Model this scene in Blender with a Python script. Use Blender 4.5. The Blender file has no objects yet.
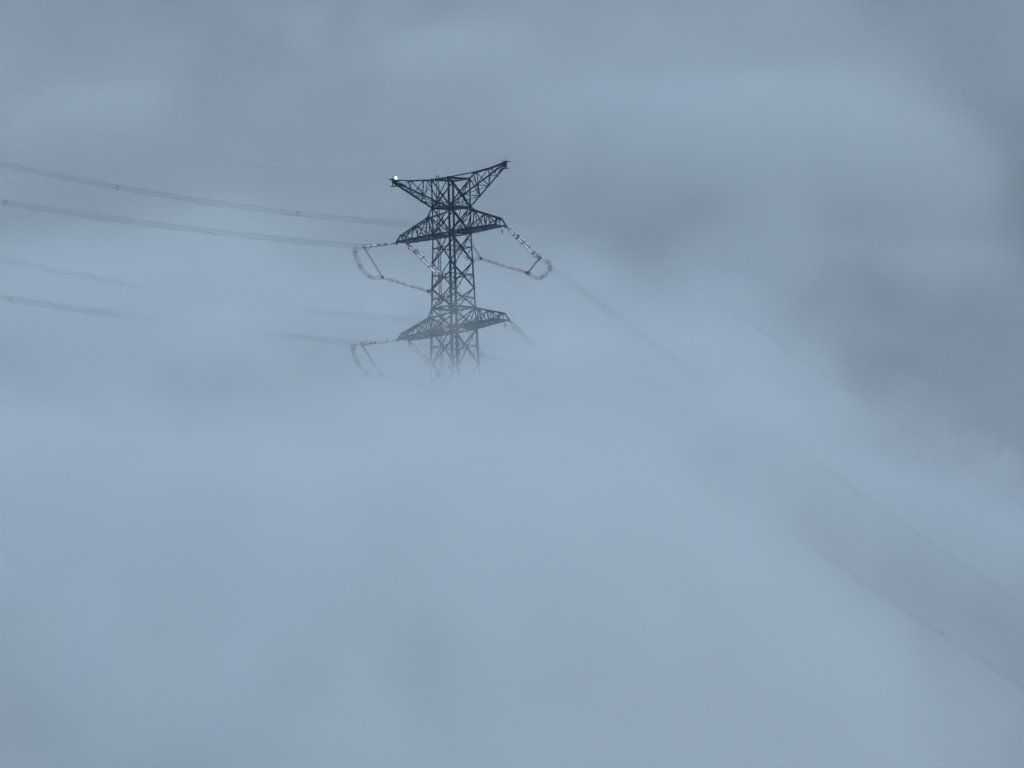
import bpy, bmesh, math, random
import numpy as np
from mathutils import Vector, Matrix, noise
random.seed(7)
R = math.radians
sc = bpy.context.scene
COL = sc.collection

# ------------------------------------------------------------------ camera
W, H, F = 1024, 768, 4000.0
PITCH = R(-9.13); ROLL = R(1.2)
Z0 = 60.0                                   # height of the upper crossarm's bottom chord
CAM = Vector((0, 0, Z0 + 600 * math.tan(R(7.0))))
cd = bpy.data.cameras.new('camera'); cam = bpy.data.objects.new('camera', cd); COL.objects.link(cam)
cd.sensor_width = 36; cd.lens = 36 * F / W; cd.clip_start = 1; cd.clip_end = 30000
sc.camera = cam
FW = Vector((0, math.cos(PITCH), math.sin(PITCH))); UP0 = Vector((0, -math.sin(PITCH), math.cos(PITCH)))
RT = Vector((1, 0, 0))*math.cos(ROLL) - UP0*math.sin(ROLL); UP = UP0*math.cos(ROLL) + Vector((1, 0, 0))*math.sin(ROLL)
cam.matrix_world = Matrix.Translation(CAM) @ Matrix((RT, UP, -FW)).transposed().to_4x4()
def ray(u, v):
    return (FW * F + RT * (u - W/2) + UP * (H/2 - v)).normalized()
def hit_plane(u, v, p0, d):
    """point of the pixel's sight line on the vertical plane through p0 that runs along d"""
    n = Vector((-d.y, d.x, 0)); r = ray(u, v)
    return CAM + r * ((p0 - CAM).dot(n) / r.dot(n))

# ------------------------------------------------------------------ tags
def tag(o, label=None, cat=None, group=None, kind=None):
    if label: o['label'] = label
    if cat: o['category'] = cat
    if group: o['group'] = group
    if kind: o['kind'] = kind
    return o
def empty(name, loc, rz=0):
    o = bpy.data.objects.new(name, None); COL.objects.link(o)
    o.empty_display_size = .5; o.location = loc; o.rotation_euler = (0, 0, rz)
    return o

# ------------------------------------------------------------------ materials
def mat(name, color, rough=.6, metal=0., var=.25, scale=1.5, emit=None, spec=.5):
    m = bpy.data.materials.new(name); m.use_nodes = True
    nt = m.node_tree; b = nt.nodes['Principled BSDF']
    b.inputs['Roughness'].default_value = rough; b.inputs['Metallic'].default_value = metal
    b.inputs['Specular IOR Level'].default_value = spec
    tc = nt.nodes.new('ShaderNodeTexCoord'); n = nt.nodes.new('ShaderNodeTexNoise')
    n.inputs['Scale'].default_value = scale; n.inputs['Detail'].default_value = 6
    nt.links.new(tc.outputs['Object'], n.inputs['Vector'])
    r = nt.nodes.new('ShaderNodeValToRGB')
    r.color_ramp.elements[0].position = .3; r.color_ramp.elements[1].position = .7
    c = color
    r.color_ramp.elements[0].color = (*[x*(1-var) for x in c], 1)
    r.color_ramp.elements[1].color = (*[min(1, x*(1+var)) for x in c], 1)
    nt.links.new(n.outputs['Fac'], r.inputs['Fac']); nt.links.new(r.outputs['Color'], b.inputs['Base Color'])
    if emit:
        b.inputs['Emission Color'].default_value = (*emit[0], 1); b.inputs['Emission Strength'].default_value = emit[1]
    return m
M = dict(
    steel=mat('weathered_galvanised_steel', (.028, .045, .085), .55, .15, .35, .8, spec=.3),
    steel2=mat('grey_ladder_steel', (.22, .24, .26), .5, .2, .25, 1.2),
    porc=mat('grey_glazed_porcelain', (.60, .63, .63), .35, 0, .4, 1.6),
    porc2=mat('brown_stained_porcelain', (.16, .17, .16), .35, 0, .3, 2.0),
    fit=mat('dark_steel_fitting', (.10, .11, .12), .5, .2, .25, 3),
    alu=mat('pale_aluminium_tube', (.62, .60, .53), .5, .1, .4, 1.0),
    wire=mat('aged_aluminium_conductor', (.12, .12, .12), .6, .1, .2, .3),
    conc=mat('weathered_concrete', (.32, .31, .29), .9, 0, .2, 1),
    white=mat('white_enamel', (.75, .76, .76), .4, 0, .05, 2),
    lamp=mat('lit_beacon_glass', (.9, .9, .9), .3, 0, .02, 1, emit=((1, .98, .95), 16)),
)

# ------------------------------------------------------------------ mesh builder
class MB:
    def __init__(s): s.v = []; s.f = []
    def bar(s, a, b, w, w2=None, roll=0.):
        a = Vector(a); b = Vector(b); d = b - a
        if d.length < 1e-5: return s
        d.normalize(); w2 = w if w2 is None else w2
        ref = Vector((0, 0, 1)) if abs(d.z) < .95 else Vector((1, 0, 0))
        x = d.cross(ref).normalized(); y = d.cross(x)
        if roll: x, y = x*math.cos(roll)+y*math.sin(roll), y*math.cos(roll)-x*math.sin(roll)
        k = len(s.v)
        for p, ww in ((a, w), (b, w2)):
            for i, j in ((-1, -1), (1, -1), (1, 1), (-1, 1)): s.v.append(p + x*i*ww/2 + y*j*ww/2)
        s.f += [(k, k+3, k+2, k+1), (k+4, k+5, k+6, k+7)]
        for i in range(4): s.f.append((k+i, k+(i+1) % 4, k+4+(i+1) % 4, k+4+i))
        return s
    def angle(s, a, b, w, t=None, inw=None):
        """rolled L-section member from a to b; inw points to the inside of the corner"""
        a = Vector(a); b = Vector(b); d = (b-a)
        if d.length < 1e-5: return s
        w *= 1.42; d.normalize(); t = w*.2
        inw = Vector(inw) if inw is not None else Vector((.3, .5, .8))
        x = (inw - d*inw.dot(d))
        if x.length < 1e-4: x = d.orthogonal()
        x.normalize(); y = d.cross(x)
        p, q = (x+y).normalized(), (x-y).normalized()
        pr = [(0, 0), (w, 0), (w, t), (t, t), (t, w), (0, w)]; k = len(s.v)
        for c in (a, b):
            o = c - x*w*.35
            for i, j in pr: s.v.append(o + p*i + q*j)
        n = 6
        s.f.append(tuple(k+i for i in range(n))); s.f.append(tuple(k+n+i for i in reversed(range(n))))
        for i in range(n): s.f.append((k+i, k+n+i, k+n+(i+1) % n, k+(i+1) % n))
        return s
    def box(s, c, size, rz=0):
        k = len(s.v); c = Vector(c); m = Matrix.Rotation(rz, 3, 'Z')
        for dz in (-.5, .5):
            for i, j in ((-.5, -.5), (.5, -.5), (.5, .5), (-.5, .5)):
                s.v.append(c + m @ Vector((i*size[0], j*size[1], dz*size[2])))
        s.f += [(k, k+3, k+2, k+1), (k+4, k+5, k+6, k+7)]
        for i in range(4): s.f.append((k+i, k+(i+1) % 4, k+4+(i+1) % 4, k+4+i))
        return s
    def tube(s, pts, r, n=6, closed=False):
        pts = [Vector(p) for p in pts]; k = len(s.v); L = len(pts); prev = None
        for i, p in enumerate(pts):
            if closed: d = pts[(i+1) % L] - pts[i-1]
            else: d = pts[min(i+1, L-1)] - pts[max(i-1, 0)]
            d.normalize()
            if prev is None: prev = d.orthogonal().normalized()
            x = (prev - d*prev.dot(d)).normalized(); prev = x; y = d.cross(x)
            rr = r[i] if isinstance(r, (list, tuple)) else r
            for a in range(n):
                t = 2*math.pi*a/n; s.v.append(p + x*math.cos(t)*rr + y*math.sin(t)*rr)
        for i in range(L if closed else L-1):
            for a in range(n):
                A = k+i*n+a; B = k+i*n+(a+1) % n; i2 = (i+1) % L
                s.f.append((A, B, k+i2*n+(a+1) % n, k+i2*n+a))
        if not closed:
            s.f.append(tuple(k+a for a in reversed(range(n)))); s.f.append(tuple(k+(L-1)*n+a for a in range(n)))
        return s
    def build(s, name, m, parent=None, smooth=False, inv=None):
        me = bpy.data.meshes.new(name)
        vs = [inv @ v for v in s.v] if inv is not None else s.v
        me.from_pydata([tuple(v) for v in vs], [], s.f); me.materials.append(m)
        if smooth: me.shade_smooth()
        o = bpy.data.objects.new(name, me); COL.objects.link(o)
        if parent: o.parent = parent
        return o

# ------------------------------------------------------------------ the tower (local x = crossarms, local y = away along the left line)
PHI = R(52.6)
AX = hit_plane(451.9, 234, Vector((0, 600, 0)), Vector((1, 0, 0)))
TX, TY = AX.x, 600.0
Z0 = AX.z
tower = empty('transmission_tower', (TX, TY, 0), PHI)
tag(tower, 'dark steel lattice pylon rising from fog, two raised horns above its crossarms', 'pylon')
TM = Matrix.Translation((TX, TY, 0)) @ Matrix.Rotation(PHI, 4, 'Z')
TR = Matrix.Rotation(PHI, 3, 'Z')
def hw(z):                                   # half width of the body
    r = Z0 - z
    if r <= 0: return 2.06
    if r < 24: return 2.06 + .0267*r
    return 2.06 + .0267*24 + .088*(r-24)
CS = [(-1, -1), (1, -1), (1, 1), (-1, 1)]
def cor(i, z): h = hw(z); return Vector((CS[i % 4][0]*h, CS[i % 4][1]*h, z))
ZT = Z0 + 8.3                                # top ring
ZV = Z0 + 4.0                                # foot of the peaks / top chords of upper arm
LOWB, LOWT = Z0 - 14.6, Z0 - 11.3
THB, THT = Z0 - 29.2, Z0 - 25.8
levels = [ZT, ZV, Z0, Z0-4.35, Z0-8.3, LOWT, LOWB, Z0-19.9, THT, THB, Z0-35.5, Z0-43.5, Z0-52, 0.35]
for i in range(4):
    mb = MB(); inw = Vector((-CS[i][0], -CS[i][1], 0))
    for a, b in zip(levels[:-1], levels[1:]):
        mb.angle(cor(i, a), cor(i, b), .165 if a > Z0-1 else (.19 if a > LOWB else .26), .03, inw)
    for z in levels[:-1]:
        mb.box(cor(i, z) + inw*.02, (.34, .34, .42 if z > Z0-15 else .6), R(45))
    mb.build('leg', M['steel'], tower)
mb = MB()
for f in range(4):
    g = (f+1) % 4
    n = Vector(((CS[f][0]+CS[g][0])/2, (CS[f][1]+CS[g][1])/2, 0))
    for k, (a, b) in enumerate(zip(levels[:-1], levels[1:])):
        A, B, Cc, D = cor(f, a), cor(g, a), cor(f, b), cor(g, b)
        w = .115 if a > LOWB else .15
        off = n*.05
        mb.angle(A+off, D+off, w, None, -n); mb.angle(B-off, Cc-off, w, None, -n)
        # crossing point
        wa = (A-B).length; wb = (Cc-D).length; t = wa/(wa+wb)
        X = A.lerp(D, t); mb.box(X, (.3, .3, .34), 0)
        if k in (0, 1, 2, 5, 6, 8, 9): mb.angle(A, B, .13, None, -n)
        # horizontal through the crossing and redundant braces
        if a <= Z0 and k not in (5, 8):
            hL = A.lerp(Cc, t); hR = B.lerp(D, t)
            mb.angle(hL, hR, .075, None, -n)
            mb.angle(A.lerp(X, .5), A.lerp(Cc, t*.5), .06, None, -n) if k > 8 else None
            mb.angle(B.lerp(X, .5), B.lerp(D, t*.5), .06, None, -n) if k > 8 else None
            mb.angle(Cc.lerp(X, .5), hL, .045, None, -n)
            mb.angle(D.lerp(X, .5), hR, .045, None, -n)
# plan bracing at the rings
for z in (ZT, ZV, Z0, LOWT, LOWB, THT, THB):
    mb.angle(cor(0, z), cor(2, z), .08); mb.angle(cor(1, z), cor(3, z), .08)
    for f in range(4):
        m1 = (cor(f, z)+cor(f+1, z))/2; m2 = (cor(f+1, z)+cor(f+2, z))/2
        mb.angle(m1, m2, .07)
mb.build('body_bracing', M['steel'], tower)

def arm(sgn, zb, zt, s_end, node_s, node_z, end_z, tipw=1.05):
    """triangular crossarm: two bottom chords, top chords that close to a narrow ridge"""
    P = lambda s, y, z: Vector((sgn*s, y, z))
    hb, ht = hw(zb), hw(zt); mb = MB(); N = 5
    bot = []
    for k in range(N+1):
        t = k/N; s = hb + (s_end-hb)*t; y = hb + (tipw-hb)*t
        bot.append((P(s, -y, zb), P(s, y, zb)))
    for j in (0, 1):
        for k in range(N): mb.angle(bot[k][j], bot[k+1][j], .19, .03, (0, 1-2*j, 1))
    for k in range(1, N+1):
        mb.angle(bot[k][0], bot[k][1], .09)
    for k in range(N):
        mb.angle(bot[k][0], bot[k+1][1], .08); mb.angle(bot[k][1], bot[k+1][0], .08)
        for j in (0, 1): mb.box((bot[k+1][j]), (.34, .22, .24))
    # ridge nodes
    rs = [node_s, node_s + (s_end-node_s)*.47, s_end-.15]; rz = [node_z, node_z+(end_z-node_z)*.48, end_z]
    ridge = [(P(s, -.34, z), P(s, .34, z)) for s, z in zip(rs, rz)]
    tc = (P(ht, -ht, zt), P(ht, ht, zt))
    for j in (0, 1):
        mb.angle(tc[j], ridge[0][j], .15, .025)
        for k in range(2): mb.angle(ridge[k][j], ridge[k+1][j], .16, .025)
        mb.angle(ridge[2][j], bot[N][j], .17, .03)
        # web
        seq = [(ridge[0][j], bot[1][j]), (ridge[0][j], bot[2][j]), (ridge[0][j], bot[0][j]), (ridge[1][j], bot[2][j]), (ridge[1][j], bot[3][j]),
               (ridge[1][j], bot[4][j]), (ridge[2][j], bot[4][j])]
        for a, b in seq: mb.angle(a, b, .105)
        mb.angle(tc[j].lerp(ridge[0][j], .55), bot[0][j].lerp(bot[1][j], .5), .07)
        mb.angle(ridge[0][j].lerp(bot[1][j], .5), ridge[0][j].lerp(bot[2][j], .5), .06)
        mb.angle(ridge[1][j].lerp(bot[3][j], .5), ridge[1][j].lerp(bot[4][j], .5), .06)
    for k in range(3):
        mb.angle(ridge[k][0], ridge[k][1], .1); c = (ridge[k][0]+ridge[k][1])/2; mb.box(c, (.42, .8, .32))
    for k in range(2): mb.angle(ridge[k][0], ridge[k+1][1], .07)
    mb.angle(tc[0], ridge[0][1], .07)
    mb.angle(ridge[2][0], bot[N][1], .08)
    # walkway planks and hand rail along the arm's floor
    mb.box((sgn*(hb+s_end)/2, 0, zb+.06), (s_end-hb, .5, .05))
    for y in (-.5, .5):
        mb.bar(P(hb, y, zb+1.0), P(hb+4.2, y, zb+1.0), .045)
        for q in range(6): mb.bar(P(hb+.8*q, y, zb), P(hb+.8*q, y, zb+1.0), .04)
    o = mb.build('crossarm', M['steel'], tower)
    for y in (-tipw, tipw):
        pm = MB(); pm.box((sgn*(s_end), y, zb-.12), (.5, .12, .45)); pm.box((sgn*(s_end), y*1.1, zb-.06), (.16, .5, .14))
        pm.build('attachment_plate', M['fit'], o)
    # slim pendant plate under the tip (counterweight hanger)
    hm = MB(); c = P(s_end-.55, -tipw*.75, zb)
    hm.bar(c, c+Vector((0, 0, -.5)), .06); hm.tube([c+Vector((0, 0, -.45)), c+Vector((0, 0, -.6)), c+Vector((0, 0, -1.0)), c+Vector((0, 0, -1.15))], [.05, .13, .13, .05], 8)
    hm.build('hanger', M['steel2'], o)
    return o
S_UP, S_LO = 12.0, 12.3
for sg in (-1, 1):
    arm(sg, Z0, ZV, S_UP, 5.4, Z0+3.0, Z0+1.07)
    arm(sg, LOWB, LOWT, S_LO, 5.7, LOWB+2.5, LOWB+.95)
    arm(sg, THB, THT, 13.0, 6.0, THB+2.6, THB+.95)

def peak(sg):
    P = lambda s, y, z: Vector((sg*s, y, z)); mb = MB(); h = 2.06
    tip = P(13.9, 0, Z0+9.7); tl = [P(13.2, -.35, Z0+9.0), P(13.2, .35, Z0+9.0)]
    low = [[P(h, s*h, ZV).lerp(tl[(s+1)//2], t) for t in (0, .27, .52, .76, 1)] for s in (-1, 1)]
    rn = [[P(h, s*h, ZT), P(6.0, s*.36, Z0+8.72), P(9.8, s*.3, Z0+9.0), P(13.2, s*.25, Z0+9.45)] for s in (-1, 1)]
    for j in (0, 1):
        for k in range(4): mb.angle(low[j][k], low[j][k+1], .18, .03)
        for k in range(3): mb.angle(rn[j][k], rn[j][k+1], .13, .022)
        mb.angle(low[j][4], tip, .14); mb.angle(rn[j][3], tip, .12); mb.angle(rn[j][3], low[j][4], .1)
        for a, b in ((rn[j][1], low[j][1]), (rn[j][1], low[j][2]), (rn[j][2], low[j][2]), (rn[j][2], low[j][3]), (rn[j][3], low[j][3]),
                     (rn[j][0], low[j][1])):
            mb.angle(a, b, .085)
        mb.angle(rn[j][1].lerp(low[j][1], .5), low[j][0].lerp(low[j][1], .5), .06)
        mb.angle(rn[j][1].lerp(low[j][1], .5), rn[j][1].lerp(low[j][2], .5), .06)
    for k in range(1, 5): mb.angle(low[0][k], low[1][k], .08)
    for k in range(4): mb.angle(low[0][k], low[1][k+1], .07); mb.angle(low[1][k], low[0][k+1], .07) if k < 2 else None
    for k in range(1, 4): mb.angle(rn[0][k], rn[1][k], .08); mb.box((rn[0][k]+rn[1][k])/2, (.36, .75, .2))
    mb.angle(rn[0][0], rn[1][1], .07)
    for k in (1, 2, 3):
        for j in (0, 1): mb.box(low[j][k], (.32, .14, .24))
    # tip bracket and bird spike
    mb.box(tip+Vector((0, 0, -.1)), (.7, .3, .14)); mb.box(P(13.4, 0, Z0+8.6), (1.5, .6, .1)); mb.bar(P(13.9, 0, Z0+8.6), tip, .12); mb.box(P(13.3, 0, Z0+9.1), (.3, .4, .3))
    mb.bar(tip, tip+Vector((0, 0, .6)), .05); mb.bar(tip+Vector((0, -.8, 0)), tip+Vector((0, .8, 0)), .1)
    return mb.build('horn_peak', M['steel'], tower)
pk = [peak(-1), peak(1)]
# beacon on the near horn
bm_ = MB(); bc = Vector((-13.2, -.1, Z0+9.8))
bm_.tube([bc+Vector((0, 0, -.5)), bc+Vector((0, 0, -.22))], .12, 10)
bm_.tube([bc+Vector((0, 0, -.22)), bc+Vector((0, 0, -.16))], .24, 12)
bo = bm_.build('beacon', M['white'], tower)
lm = MB(); lm.tube([bc+Vector((0, 0, z)) for z in (-.16, -.1, .04, .16, .24)], [.10, .12, .12, .09, .04], 14)
lo = lm.build('lamp', M['lamp'], bo, True)

# ladder with side rails on the far face
mb = MB(); ly = 2.52; a = Vector((-.25, ly, ZT+.5)); b = Vector((.25, ly, ZT+.5))
for p in (a, b): mb.bar(p, (p.x, ly, 20), .12)
for k in range(int((ZT-20)/.4)): z = 20+.4*k; mb.bar((-.25, ly, z), (.25, ly, z), .06)
for k in range(18):
    z = 21+2.9*k
    if z > ZT: break
    mb.bar((-.25, ly, z), (-.25, hw(z), z), .05); mb.bar((.25, ly, z), (.25, hw(z), z), .05)
mb.build('ladder', M['steel2'], tower)
# rest platform and railing at the waist of the body
mb = MB(); h = 1.95
mb.box((0, 0, ZV+.08), (3.6, 3.6, .05))
for f in range(4):
    p = Vector((CS[f][0]*h, CS[f][1]*h, ZV)); q = Vector((CS[(f+1) % 4][0]*h, CS[(f+1) % 4][1]*h, ZV))
    for zz in (.5, 1.05): mb.bar(p+Vector((0, 0, zz)), q+Vector((0, 0, zz)), .045)
    for k in range(6): r_ = p.lerp(q, k/6); mb.bar(r_, r_+Vector((0, 0, 1.05)), .045)
mb.build('railing', M['steel'], tower)
for i in range(4):
    c = cor(i, 0); mb = MB(); mb.box((c.x, c.y, -.55), (1.5, 1.5, 1.9)); mb.build('footing', M['conc'], tower)

# ------------------------------------------------------------------ lines
DL = (TR @ Vector((0, 1, 0))).normalized()            # left line leaves straight away
DR = Vector((.735, -.678, 0)).normalized()            # right line leaves towards the valley, a slight angle
def wpt(x, y, z): return TM @ Vector((x, y, z))
def parab(p0, d, pix, shift, tmax):
    """sagging line from p0 along d: z as a quadratic of run, fitted to where the photo shows the line"""
    T, Zs = [0.], [p0.z]
    for u, v in pix:
        q = hit_plane(u+shift[0], v+shift[1], p0, d); T.append((q-p0).dot(d)); Zs.append(q.z)
    wgt = np.ones(len(T)); wgt[0] = 20
    c = np.polyfit(T, Zs, 2, w=wgt); c[2] = p0.z
    n = 60
    return [Vector((p0.x+d.x*t, p0.y+d.y*t, c[0]*t*t+c[1]*t+c[2])) for t in np.linspace(0, tmax, n)], c
HEX = [(math.cos(R(60*k+30)), math.sin(R(60*k+30))) for k in range(6)]
BR = .40
def frames(pts):
    out = []
    for i, p in enumerate(pts):
        d = (pts[min(i+1, len(pts)-1)] - pts[max(i-1, 0)]).normalized()
        x = Vector((d.y, -d.x, 0))
        if x.length < .05: x = Vector((1, 0, 0))
        x.normalize(); y = x.cross(d).normalized()
        out.append((p, x, y, d))
    return out
def spacer(name, fr, parent, inv, br=BR, w=.05):
    p, x, y, d = fr; mb = MB()
    ring = [p + x*a*br*.82 + y*b*br*.82 for a, b in HEX]
    for k in range(6): mb.bar(ring[k], ring[(k+1) % 6], w)
    for k in range(6):
        a, b = HEX[k]; mb.bar(ring[k], p + x*a*br*1.1 + y*b*br*1.1, w*1.1)
    return mb.build(name, M['fit'], parent, inv=inv)
def bundle(pts, label, group, sp_list, rad=.012):
    root = empty('conductor_bundle', pts[0]); tag(root, label, 'power line', group)
    inv = Matrix.Translation(-pts[0]); fr = frames(pts)
    for a, b in HEX:
        MB().tube([p + x*a*BR + y*b*BR for p, x, y, d in fr], rad, 5).build('conductor', M['wire'], root, True, inv)
    cum = [math.hypot(p.x-pts[0].x, p.y-pts[0].y) for p in pts]
    for s in sp_list:
        for i in range(1, len(pts)):
            if cum[i] >= s:
                t = (s-cum[i-1])/(cum[i]-cum[i-1]); f0, f1 = fr[i-1], fr[i]
                spacer('spacer', (f0[0].lerp(f1[0], t), f0[1], f0[2], f0[3]), root, inv, w=.055); break
    return root

def insulator_set(P, E, label, group):
    """tension set: two parallel strings of discs between a pair of yoke plates, arcing rings at the line end"""
    root = empty('insulator_string', P); tag(root, label, 'insulator', group)
    inv = Matrix.Translation(-P); d = (E-P); L = d.length; d.normalize()
    x = Vector((d.y, -d.x, 0)).normalized(); y = x.cross(d).normalized()
    g = .38
    mb = MB(); y1 = P + d*.55
    mb.bar(P, P+d*.45, .09); mb.bar(y1-x*.42, y1+x*.42, .11); mb.bar(P+d*.4-x*.1, y1-x*.3, .07); mb.bar(P+d*.4+x*.1, y1+x*.3, .07)
    mb.build('yoke_plate', M['fit'], root, inv=inv)
    mb = MB(); y2 = E - d*.55
    mb.bar(y2-x*.45, y2+x*.45, .12); mb.bar(y2, E, .1); mb.bar(E-d*.1-x*.4, E-d*.1+x*.4, .1); mb.bar(y2-x*.4, E-d*.1-x*.3, .07); mb.bar(y2+x*.4, E-d*.1+x*.3, .07)
    mb.bar(E-d*.1-y*.4, E-d*.1+y*.4, .1)
    mb.build('yoke_plate', M['fit'], root, inv=inv)
    a0 = .65; a1 = L-.65
    for s in (-1, 1):
        n = int((a1-a0)/.155); pts, rr = [], []; js = []
        pts = []; mbd = MB(); jk = set(random.sample(range(3, n-2), 6))
        for k in range(n):
            t = a0 + (a1-a0)*(k+.5)/n; c = P + d*t + x*s*g
            if k in jk:
                js.append(c); continue
            mbd.tube([c-d*.075, c-d*.04, c-d*.015, c+d*.05, c+d*.078], [.06, .08, .2, .1, .06], 10)
        o = mbd.build('disc_string', M['porc'], root, True, inv)
        for c in js: MB().tube([c-d*.1, c-d*.07, c+d*.07, c+d*.1], [.07, .2, .2, .07], 10).build('joint', M['fit'], o, False, inv)
    for s in (-1, 1):
        mb = MB(); c = P + d*(a1-.25) + x*s*g*1.1
        mb.tube([c + x*.30*math.cos(t)+y*.36*math.sin(t) for t in np.linspace(0, 2*math.pi, 18, endpoint=False)], .035, 6, True)
        mb.bar(c+y*.36, P+d*a1+y*.1, .04); mb.bar(c-y*.36, P+d*a1-y*.1, .04)
        mb.build('arcing_ring', M['steel2'], root, inv=inv)
    return root

def smooth_path(pts, n=8):
    out = []; P = [pts[0]*2-pts[1]] + pts + [pts[-1]*2-pts[-2]]
    for i in range(1, len(P)-2):
        for k in range(n):
            t = k/n; a, b, c, d = P[i-1], P[i], P[i+1], P[i+2]
            out.append(.5*((2*b)+(c-a)*t+(2*a-5*b+4*c-d)*t*t+(3*b-a-3*c+d)*t*t*t))
    out.append(pts[-1]); return out

def loop_bundle(name, pts, root, inv, r0=.33, rad=.03, every=7):
    fr = frames(pts); o = None
    mb = MB()
    n = len(fr)
    for a, b in (HEX[0], HEX[2], HEX[3], HEX[5]):
        mb.tube([p + x*a*r0 + y*b*r0 for p, x, y, d in fr], rad, 5)
    o = mb.build(name, M['wire'], root, True, inv)
    for i in range(every//2, n-1, every): spacer('spacer', fr[i], o, inv, br=r0, w=.055)
    return o

UL_L = [(352, 246), (246, 235), (176, 228), (81, 214), (7, 203)]
UR_L = [(415, 226), (360, 222), (299, 213.7), (179.6, 196.8), (119.6, 187), (35, 171.5), (0, 164)]
UR_R = [(549, 266), (620, 319.5), (699, 378), (810, 459), (906, 525.5), (984, 580)]
UL_R = [(815, 548), (880, 593), (942, 635.5), (1010, 678)]
G1, G2, G3 = 'insulator strings pulling off the crossarm tips', 'conductor bundles of the line', 'jumper loops under the crossarm tips'
names = {(-1, 0): 'upper crossarm tip under the beacon', (1, 0): 'upper crossarm tip farthest from the beacon', (-1, 1): 'lower crossarm tip on the beacon side', (1, 1): 'lower crossarm tip away from the beacon'}
for lev, (zb, s_end) in enumerate(((Z0, S_UP), (LOWB, S_LO))):
    for sg in (-1, 1):
        dz = zb - Z0; sh0 = (0, 97.0*lev)
        dn = names[(sg, lev)]
        tipc = wpt(sg*s_end, 0, zb)
        PL = wpt(sg*s_end, 1.25, zb-.08); PR = wpt(sg*s_end, -1.25, zb-.12)
        off = (0, 0) if sg < 0 else (98.4, -18.6)
        if lev: off = (off[0] + sg*2.2, off[1]+96.5+(-.4)*sg)
        EL = hit_plane(363+off[0], 247+off[1], PL, DL)
        ER = hit_plane(442+off[0], 277.5+off[1], PR, DR)
        fade = '' if not lev else ', fading into fog'
        insulator_set(PL, EL, f'thin level insulator string at the {dn}', G1)
        insulator_set(PR, ER, f'broad slanting double insulator string at the {dn}', G1)
        # conductors
        pix = UL_L if sg < 0 else UR_L
        pts, c = parab(EL, DL, pix, (0, 95.5*lev), 155)
        first = {(-1, 0): [58, 127], (1, 0): [24.5+7, 66], (-1, 1): [12, 68.5], (1, 1): [40, 100]}[(sg, lev)]
        if (sg, lev) == (1, 0): tgt = [299, 119.6]
        elif (sg, lev) == (-1, 0): tgt = [7]
        elif (sg, lev) == (-1, 1): tgt = [9]
        else: tgt = [120]
        sp = []
        for u in tgt:
            q = hit_plane(u, 250, EL, DL); sp.append((q-EL).dot(DL))
        bundle(pts, f'gently sagging bundle of wires from the {dn}', G2, sp)
        pix = UL_R if sg < 0 else UR_R
        pts, c = parab(ER, DR, pix, (0, 96*lev), 150)
        q = hit_plane(942 if sg < 0 else 1040, 600, ER, DR)
        bundle(pts, f'steeply descending bundle of wires from the {dn}', G2, [(q-ER).dot(DR)])
        # jumper: rigid cage tube below the tip, flexible loops up to both string ends, slanting ties
        root = empty('jumper', tipc); inv = Matrix.Translation(-tipc)
        tag(root, f'pale jumper tube and wire loops hanging below the {dn}', 'jumper', G3)
        B = (TR @ Vector((0, -1, 0)))
        A1 = hit_plane(382.5+off[0], 277+off[1], tipc, B); A2 = hit_plane(429.5+off[0], 291.5+off[1], tipc, B)
        mb = MB(); fr = frames([A1.lerp(A2, k/12) for k in range(13)])
        for a, b in HEX[::1]:
            mb.tube([p + x*a*.15 + y*b*.15 for p, x, y, d in fr], .085, 6)
        tube_o = mb.build('rigid_tube', M['alu'], root, True, inv)
        for k in (2, 4, 6, 8, 10): spacer('spacer', fr[k], tube_o, inv, br=.23, w=.10)
        mb = MB(); mb.bar(A1, A1.lerp(A2, .04), .42); mb.build('end_clamp', M['fit'], root, inv=inv)
        mb = MB(); mb.bar(A2, A2.lerp(A1, .04), .42); mb.build('end_clamp', M['fit'], root, inv=inv)
        pl = lambda u, v, p0, d: hit_plane(u+off[0], v+off[1], p0, d)
        s1 = EL + DL*1.3
        mid = [(355.5, 256), (360, 266), (366.5, 274.5), (374, 278)]
        pts = [s1]
        for k, (u, v) in enumerate(mid):
            t = (k+1)/5; base = s1.lerp(A1, t); pts.append(pl(u, v, base, DL))
        pts.append(A1)
        loop_bundle('wire_loop', smooth_path(pts, 5), root, inv)
        s2 = ER + DR*1.0
        mid = [(451, 282.5), (451.5, 288), (446.5, 294), (438.5, 297)]
        pts = [s2]
        for k, (u, v) in enumerate(mid):
            t = (k+1)/5; base = s2.lerp(A2, t); pts.append(pl(u, v, base, DR))
        pts.append(A2)
        loop_bundle('wire_loop', smooth_path(pts, 5), root, inv)
        mb = MB(); x = Vector((DL.y, -DL.x, 0))
        for q in (-.16, .16): mb.bar(EL - DL*.1 + x*q, A1 + x*q, .07)
        for k in range(12): c = (EL-DL*.1).lerp(A1, (k+.5)/12); mb.bar(c-x*.16, c+x*.16, .05)
        mb.build('tie', M['steel2'], root, inv=inv)
        mb = MB(); x = Vector((DR.y, -DR.x, 0))
        for q in (-.12, .12): mb.bar(ER - DR*.3 + x*q, A2 + x*q, .07)
        mb.build('tie', M['fit'], root, inv=inv)

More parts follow.
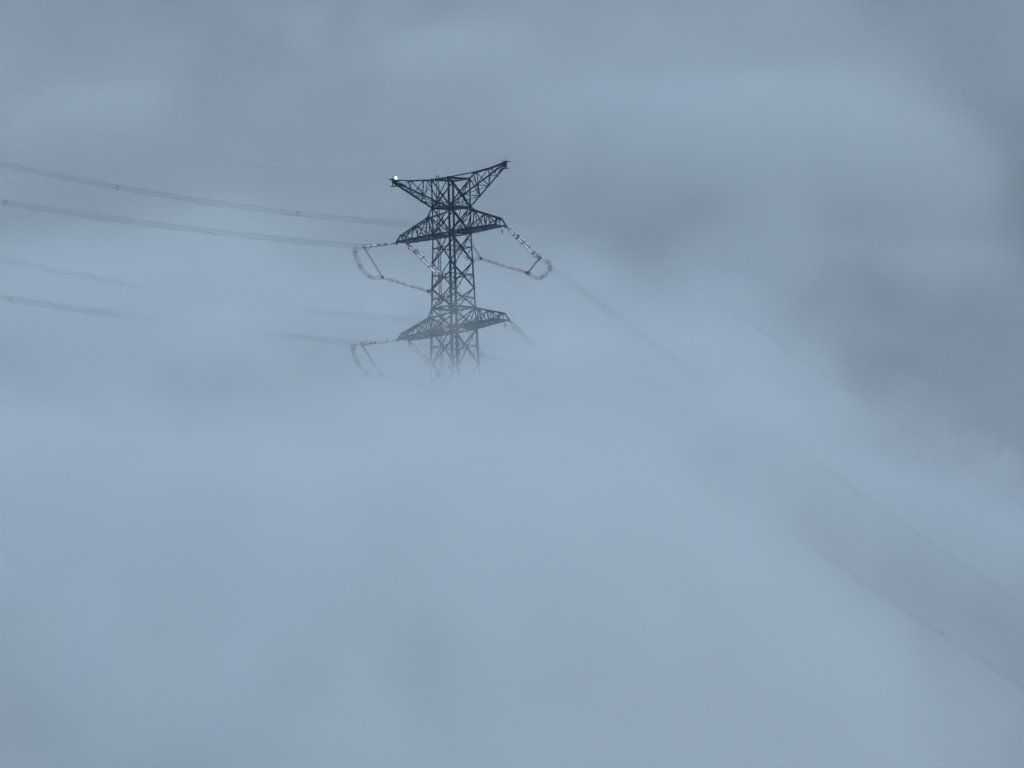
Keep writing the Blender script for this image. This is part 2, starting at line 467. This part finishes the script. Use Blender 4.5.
# earth wires from the horn peaks
def earth(p0, d, pix, shift, label, tmax):
    pts, c = parab(p0, d, pix, shift, tmax)
    o = MB().tube(pts, .008, 5).build('earth_wire', M['wire'], None, True, Matrix.Translation(-p0)); o.location = p0
    tag(o, label, 'cable', 'earth wires of the line')
tl = wpt(-13.9, .8, Z0+9.7); tr = wpt(13.9, .8, Z0+9.7); br = wpt(13.9, -.8, Z0+9.7)
earth(tl, DL, [(360, 178), (300, 170.5), (211, 158)], (0, 0), 'thin single wire leaving level from the horn with the beacon', 170)
earth(tr, DL, [(478, 157.8), (452, 154.6), (400, 148), (300, 134), (150, 112)], (0, 0), 'faint single wire leaving level from the horn without a beacon', 150)
earth(br, DR, [(650, 257), (777, 342), (1000, 489)], (0, 0), 'thin single wire descending steeply from the horn without a beacon', 150)

# ------------------------------------------------------------------ terrain
def gh(x, y):
    d = math.hypot(x-TX, y-TY)
    base = -2
    n = noise.fractal(Vector((x/520, y/520, 1.3)), 1, 2.1, 5)*70
    valley = -110*(1-math.exp(-(d/260)**2))
    far = 170*max(0, min(1, (y-1300)/2600)) + 60*max(0, min(1, (math.hypot(x, y)-4000)/3000))
    t = 1-math.exp(-(d/90)**2)
    z = base + t*n + valley + far
    dc = math.hypot(x, y+25)                 # the mountainside the photographer stands on
    z = z + (CAM.z-1.7 - z)*math.exp(-(dc/70)**2)
    return z
def axis(lo, hi, n, c, k):
    t = np.linspace(-1, 1, n); s = np.sign(t)*np.abs(t)**k
    return [c + (hi-c)*q if q > 0 else c + (c-lo)*q for q in s]
xs = axis(-9000, 9000, 190, 0, 2.6); ys = axis(-2500, 16000, 220, 500, 2.4)
vs = [(x, y, gh(x, y)) for y in ys for x in xs]; nx = len(xs)
fs = [(j*nx+i, j*nx+i+1, (j+1)*nx+i+1, (j+1)*nx+i) for j in range(len(ys)-1) for i in range(nx-1)]
me = bpy.data.meshes.new('terrain'); me.from_pydata(vs, [], fs); me.shade_smooth()
gm = mat('forested_ground', (.006, .027, .036), .95, 0, .5, .02, spec=.1)
nt = gm.node_tree; nb = nt.nodes.new('ShaderNodeTexNoise'); nb.inputs['Scale'].default_value = .15; nb.inputs['Detail'].default_value = 8
tcn = [n for n in nt.nodes if n.type == 'TEX_COORD'][0]; bp = nt.nodes.new('ShaderNodeBump'); bp.inputs['Strength'].default_value = 1; bp.inputs['Distance'].default_value = 5
nt.links.new(tcn.outputs['Object'], nb.inputs['Vector']); nt.links.new(nb.outputs['Fac'], bp.inputs['Height']); nt.links.new(bp.outputs['Normal'], nt.nodes['Principled BSDF'].inputs['Normal'])
me.materials.append(gm)
g = bpy.data.objects.new('terrain', me); COL.objects.link(g); tag(g, 'dark forested hillside and valley under the fog', None, None, 'structure')

# ------------------------------------------------------------------ fog: a voxel cloud whose density is a field of world position
GRIDS = [((-150, 60, -24), (150, 780, 108), (100, 220, 46)), ((-380, 690, -44), (380, 2150, 108), (130, 240, 36))]
class E:
    def __init__(s, x): s.x = x
    def op(s, o, *a, clamp=False):
        n = N.new('ShaderNodeMath'); n.operation = o; n.use_clamp = clamp
        for i, q in enumerate((s,)+a):
            q = q.x if isinstance(q, E) else q
            if isinstance(q, (int, float)): n.inputs[i].default_value = q
            else: Lk.new(q, n.inputs[i])
        return E(n.outputs[0])
    def __add__(s, o): return s.op('ADD', o)
    __radd__ = __add__
    def __sub__(s, o): return s.op('SUBTRACT', o)
    def __rsub__(s, o): return E(o).op('SUBTRACT', s)
    def __mul__(s, o): return s.op('MULTIPLY', o)
    __rmul__ = __mul__
    def mx(s, o): return s.op('MAXIMUM', o)
    def mn(s, o): return s.op('MINIMUM', o)
def sstep(e, a, b):
    n = N.new('ShaderNodeMapRange'); n.interpolation_type = 'SMOOTHSTEP'
    Lk.new(e.x, n.inputs['Value']); n.inputs['From Min'].default_value = a; n.inputs['From Max'].default_value = b
    return E(n.outputs['Result'])
def fnoise(scale, detail=4, rough=.55, sz=(1, 1, 1), off=(0, 0, 0), dist=0):
    v = N.new('ShaderNodeVectorMath'); v.operation = 'MULTIPLY_ADD'
    Lk.new(pos.outputs[0], v.inputs[0]); v.inputs[1].default_value = [scale*k for k in sz]; v.inputs[2].default_value = off
    n = N.new('ShaderNodeTexNoise'); n.inputs['Scale'].default_value = 1; n.inputs['Detail'].default_value = detail
    n.inputs['Roughness'].default_value = rough; n.inputs['Distortion'].default_value = dist
    Lk.new(v.outputs[0], n.inputs['Vector'])
    return E(n.outputs[0]) - .5
def blob(c, r, amp):
    dx, dy, dz = (X-c[0])*(1/r[0]), (Y-c[1])*(1/r[1]), (Z-c[2])*(1/r[2])
    q = (1 - (dx*dx + dy*dy + dz*dz)).mx(0.0)
    return q*q*amp
def hump(c, r, amp):
    dx, dy = (X-c[0])*(1/r[0]), (Y-c[1])*(1/r[1])
    q = (1 - (dx*dx + dy*dy)).mx(0.0)
    return q*q*amp
def puff(u, v, y, rx, ry, rz, amp):
    r = ray(u, v); p = CAM + r*(y/r.y)
    return blob(p, (rx, ry, rz), amp)
fm = bpy.data.materials.new('fog_air'); fm.use_nodes = True; t = fm.node_tree; t.nodes.clear()
pv = t.nodes.new('ShaderNodeVolumePrincipled'); mo = t.nodes.new('ShaderNodeOutputMaterial'); t.links.new(pv.outputs[0], mo.inputs['Volume'])
pv.inputs['Color'].default_value = (.915, .962, .965, 1); pv.inputs['Density'].default_value = 1.0; pv.inputs['Anisotropy'].default_value = .0
pv.inputs['Density Attribute'].default_value = 'density'
for gi, (FOG_MIN, FOG_MAX, FOG_RES) in enumerate(GRIDS):
    ng = bpy.data.node_groups.new('fog_field', 'GeometryNodeTree')
    ng.interface.new_socket('Geometry', in_out='OUTPUT', socket_type='NodeSocketGeometry')
    N, Lk = ng.nodes, ng.links
    pos = N.new('GeometryNodeInputPosition'); sx = N.new('ShaderNodeSeparateXYZ'); Lk.new(pos.outputs[0], sx.inputs[0])
    X, Y, Z = E(sx.outputs[0]), E(sx.outputs[1]), E(sx.outputs[2])
    n1 = fnoise(1/130, 4, .55, (1, .7, .5), (3.1, 7.7, 1.2), .7)
    n2 = fnoise(1/45, 5, .6, (1, .6, 1.3), (11.1, 2.7, 5.2), 1.0)
    n3 = fnoise(1/15, 4, .65, (1, .5, 1.2), (1.7, 9.2, 3.3), 1.4)
    n4 = fnoise(1/27, 5, .66, (1, .45, 1.15), (8.8, 4.1, 0.4), 1.5)
    # top of the fog sea
    lee = sstep(Y, 440, 560)
    top = n1*(22 + 30*lee) + 33
    for c, r, a_ in [((-9, 560), (75, 110), 18.5), ((-74, 385), (124, 190), 34), ((-2, 370), (52, 130), 16), ((-40, 210), (130, 130), 15), ((35, 420), (60, 100), 12), ((92, 710), (60, 150), -30),
                    ((70, 430), (46, 140), -31), ((60, 1100), (110, 260), 14)]:
        top = top + hump(c, r, a_)
    q = (top - Z)*(1/24) + (n2*2.3 + n3*2.3)*(.65 + .35*lee)
    for a_ in [(440, 490, 530, 50, 60, 16, 2.0), (400, 590, 420, 40, 90, 14, 1.3), (610, 790, 260, 12, 60, 12, -3.0), (20, 770, 260, 9, 50, 8, -2),
               (200, 330, 560, 20, 60, 5, .8), (345, 340, 585, 13, 50, 6, -1.6), (430, 455, 540, 9, 30, 4, -1.0), (600, 440, 570, 34, 80, 12, 2.6), (60, 490, 520, 40, 80, 12, 1.0), (775, 520, 612, 30, 48, 15, 3.6), (850, 585, 600, 34, 44, 20, 4.6), (960, 640, 596, 36, 42, 21, 4.6), (820, 400, 640, 34, 70, 12, -2.2), (980, 460, 640, 34, 70, 12, -2.2), (700, 520, 560, 20, 50, 9, 1.6)]:
        q = q + puff(*a_)
    near = sstep(q, -.2, .8)*.06
    # beyond the pylon the bank thins to drifting veils over the dark valley
    far = sstep(Y, 690, 900)
    near = near*(1 - far*.92)
    bank = None
    for a_ in [(800, 150, 960, 60, 130, 26, 1.9), (940, 210, 900, 24, 100, 12, 1.2), (620, 110, 1050, 60, 130, 16, 1.0), (90, 115, 1000, 40, 120, 12, 1.1), (740, 270, 850, 34, 90, 14, 1.2),
               (950, 265, 800, 28, 80, 10, 1.5), (800, 230, 820, 26, 80, 9, .9), (290, 230, 850, 60, 120, 10, .8), (450, 60, 1400, 60, 200, 14, 1.0)]:
        p_ = puff(*a_); bank = p_ if bank is None else bank + p_
    dens = near + sstep(bank + n2*2.0 + n4*3.4, .3, 1.35)*.038*far.mx(.2)
    wisp = (n2*2.0 + n3*2.6 + 1).mx(0.0)
    for a_ in [(745, 415, 535, 14, 30, 5, .04), (815, 465, 525, 13, 30, 5, .035), (880, 512, 505, 12, 24, 5, .03), (960, 568, 495, 10, 24, 4, .018), (50, 288, 668, 30, 50, 12, .032), (368, 364, 590, 7, 20, 4, .03), (548, 352, 560, 9, 30, 7, .05),
               (215, 287, 622, 22, 44, 13, .05), (330, 318, 608, 9, 24, 5, .02), (392, 366, 578, 7, 20, 4, .02), (425, 330, 575, 6, 16, 4, .008), (470, 385, 570, 10, 20, 4, .04)]:
        dens = dens + puff(*a_)*wisp
    dens = dens*(1 - hump((82, 860), (62, 220), 1).op('SQRT')*.5)
    dens = dens*sstep(Z, -42, -20)
    mist = sstep(fnoise(1/60, 4, .6, (1, 1, 1.4), (5, 5, 5), 1.) + n3*.3, -.05, .30)*.0014*sstep(105-Z, 0, 40)
    dens = dens + mist*(far + .15)
    # gaps that follow the side valleys away from the pylon
    d_ = (X - (Y-1000)*.03 - 166)*(1/44) + n2*1.5 + n4*1.6
    dens = dens*(1 - (1 - sstep(d_.op('ABSOLUTE'), .6, 1.1))*sstep(Y + n2*260, 920, 1060)*.86)
    for c, r, a_ in [((-130, 1760), (190, 400), .8), ((120, 1950), (220, 300), .7)]:
        g_ = hump(c, r, 1).op('SQRT') + n2*.9 + n4*.9
        dens = dens*(1 - sstep(g_, .15, .7)*a_)
    dens = dens + far*.0009
    seam = sstep(Y, 695, 775)
    if gi == 0: edge = sstep(X, -149, -125)*sstep(149-X, 2, 26)*sstep(Y, 62, 150)*(1-seam)*sstep(107-Z, 1, 12)
    else: edge = seam*sstep(X, -378, -290)*sstep(378-X, 2, 90)*sstep(2148-Y, 4, 300)*sstep(107-Z, 1, 12)
    dens = (dens*edge).mx(0.0)
    vc = N.new('GeometryNodeVolumeCube')
    Lk.new(dens.x, vc.inputs['Density'])
    vc.inputs['Min'].default_value = FOG_MIN; vc.inputs['Max'].default_value = FOG_MAX
    for k, nme in enumerate(('Resolution X', 'Resolution Y', 'Resolution Z')): vc.inputs[nme].default_value = FOG_RES[k]
    sm = N.new('GeometryNodeSetMaterial'); go = N.new('NodeGroupOutput')
    sm.inputs['Material'].default_value = fm
    Lk.new(vc.outputs['Volume'], sm.inputs['Geometry']); Lk.new(sm.outputs['Geometry'], go.inputs[0])
    fme = bpy.data.meshes.new('fog'); fog = bpy.data.objects.new('fog' if gi == 0 else 'mist', fme); COL.objects.link(fog); fme.materials.append(fm)
    md = fog.modifiers.new('field', 'NODES'); md.node_group = ng
    tag(fog, ('drifting blue grey fog wrapped round the pylon and its lines', 'pale veils of mist over the valley behind the pylon')[gi], None, None, 'stuff')

# ------------------------------------------------------------------ light
SUN_EL, SUN_AZ = 48, 158       # azimuth clockwise from +Y: behind and right of the camera
w = bpy.data.worlds.new('World'); sc.world = w; w.use_nodes = True
nt = w.node_tree; bg = nt.nodes['Background']; sky = nt.nodes.new('ShaderNodeTexSky'); sky.sky_type = 'NISHITA'; sky.sun_disc = False
sky.sun_elevation = R(SUN_EL); sky.sun_rotation = R(SUN_AZ); sky.air_density = 1.2; sky.dust_density = .1; sky.ozone_density = 1.6
nt.links.new(sky.outputs[0], bg.inputs['Color']); bg.inputs['Strength'].default_value = .15
sd = bpy.data.lights.new('sun', 'SUN'); sd.energy = 1.5; sd.angle = R(12); sd.color = (1, .95, .885)
so = bpy.data.objects.new('sun', sd); COL.objects.link(so)
az = R(SUN_AZ); dv = Vector((math.sin(az)*math.cos(R(SUN_EL)), math.cos(az)*math.cos(R(SUN_EL)), math.sin(R(SUN_EL))))
so.rotation_euler = dv.to_track_quat('Z', 'Y').to_euler(); so.location = (0, 0, 400)

sc.view_settings.view_transform = 'Standard'; sc.view_settings.look = 'None'
sc.view_settings.exposure = -.28; sc.view_settings.gamma = 1
cy = sc.cycles
cy.volume_bounces = 5; cy.max_bounces = 5; cy.diffuse_bounces = 2; cy.glossy_bounces = 1
cy.volume_step_rate = 5; cy.volume_max_steps = 128
cy.use_adaptive_sampling = True; cy.adaptive_threshold = .04; cy.adaptive_min_samples = 16
cy.use_denoising = True
try: cy.denoiser = 'OPENIMAGEDENOISE'
except Exception as e: print(e)
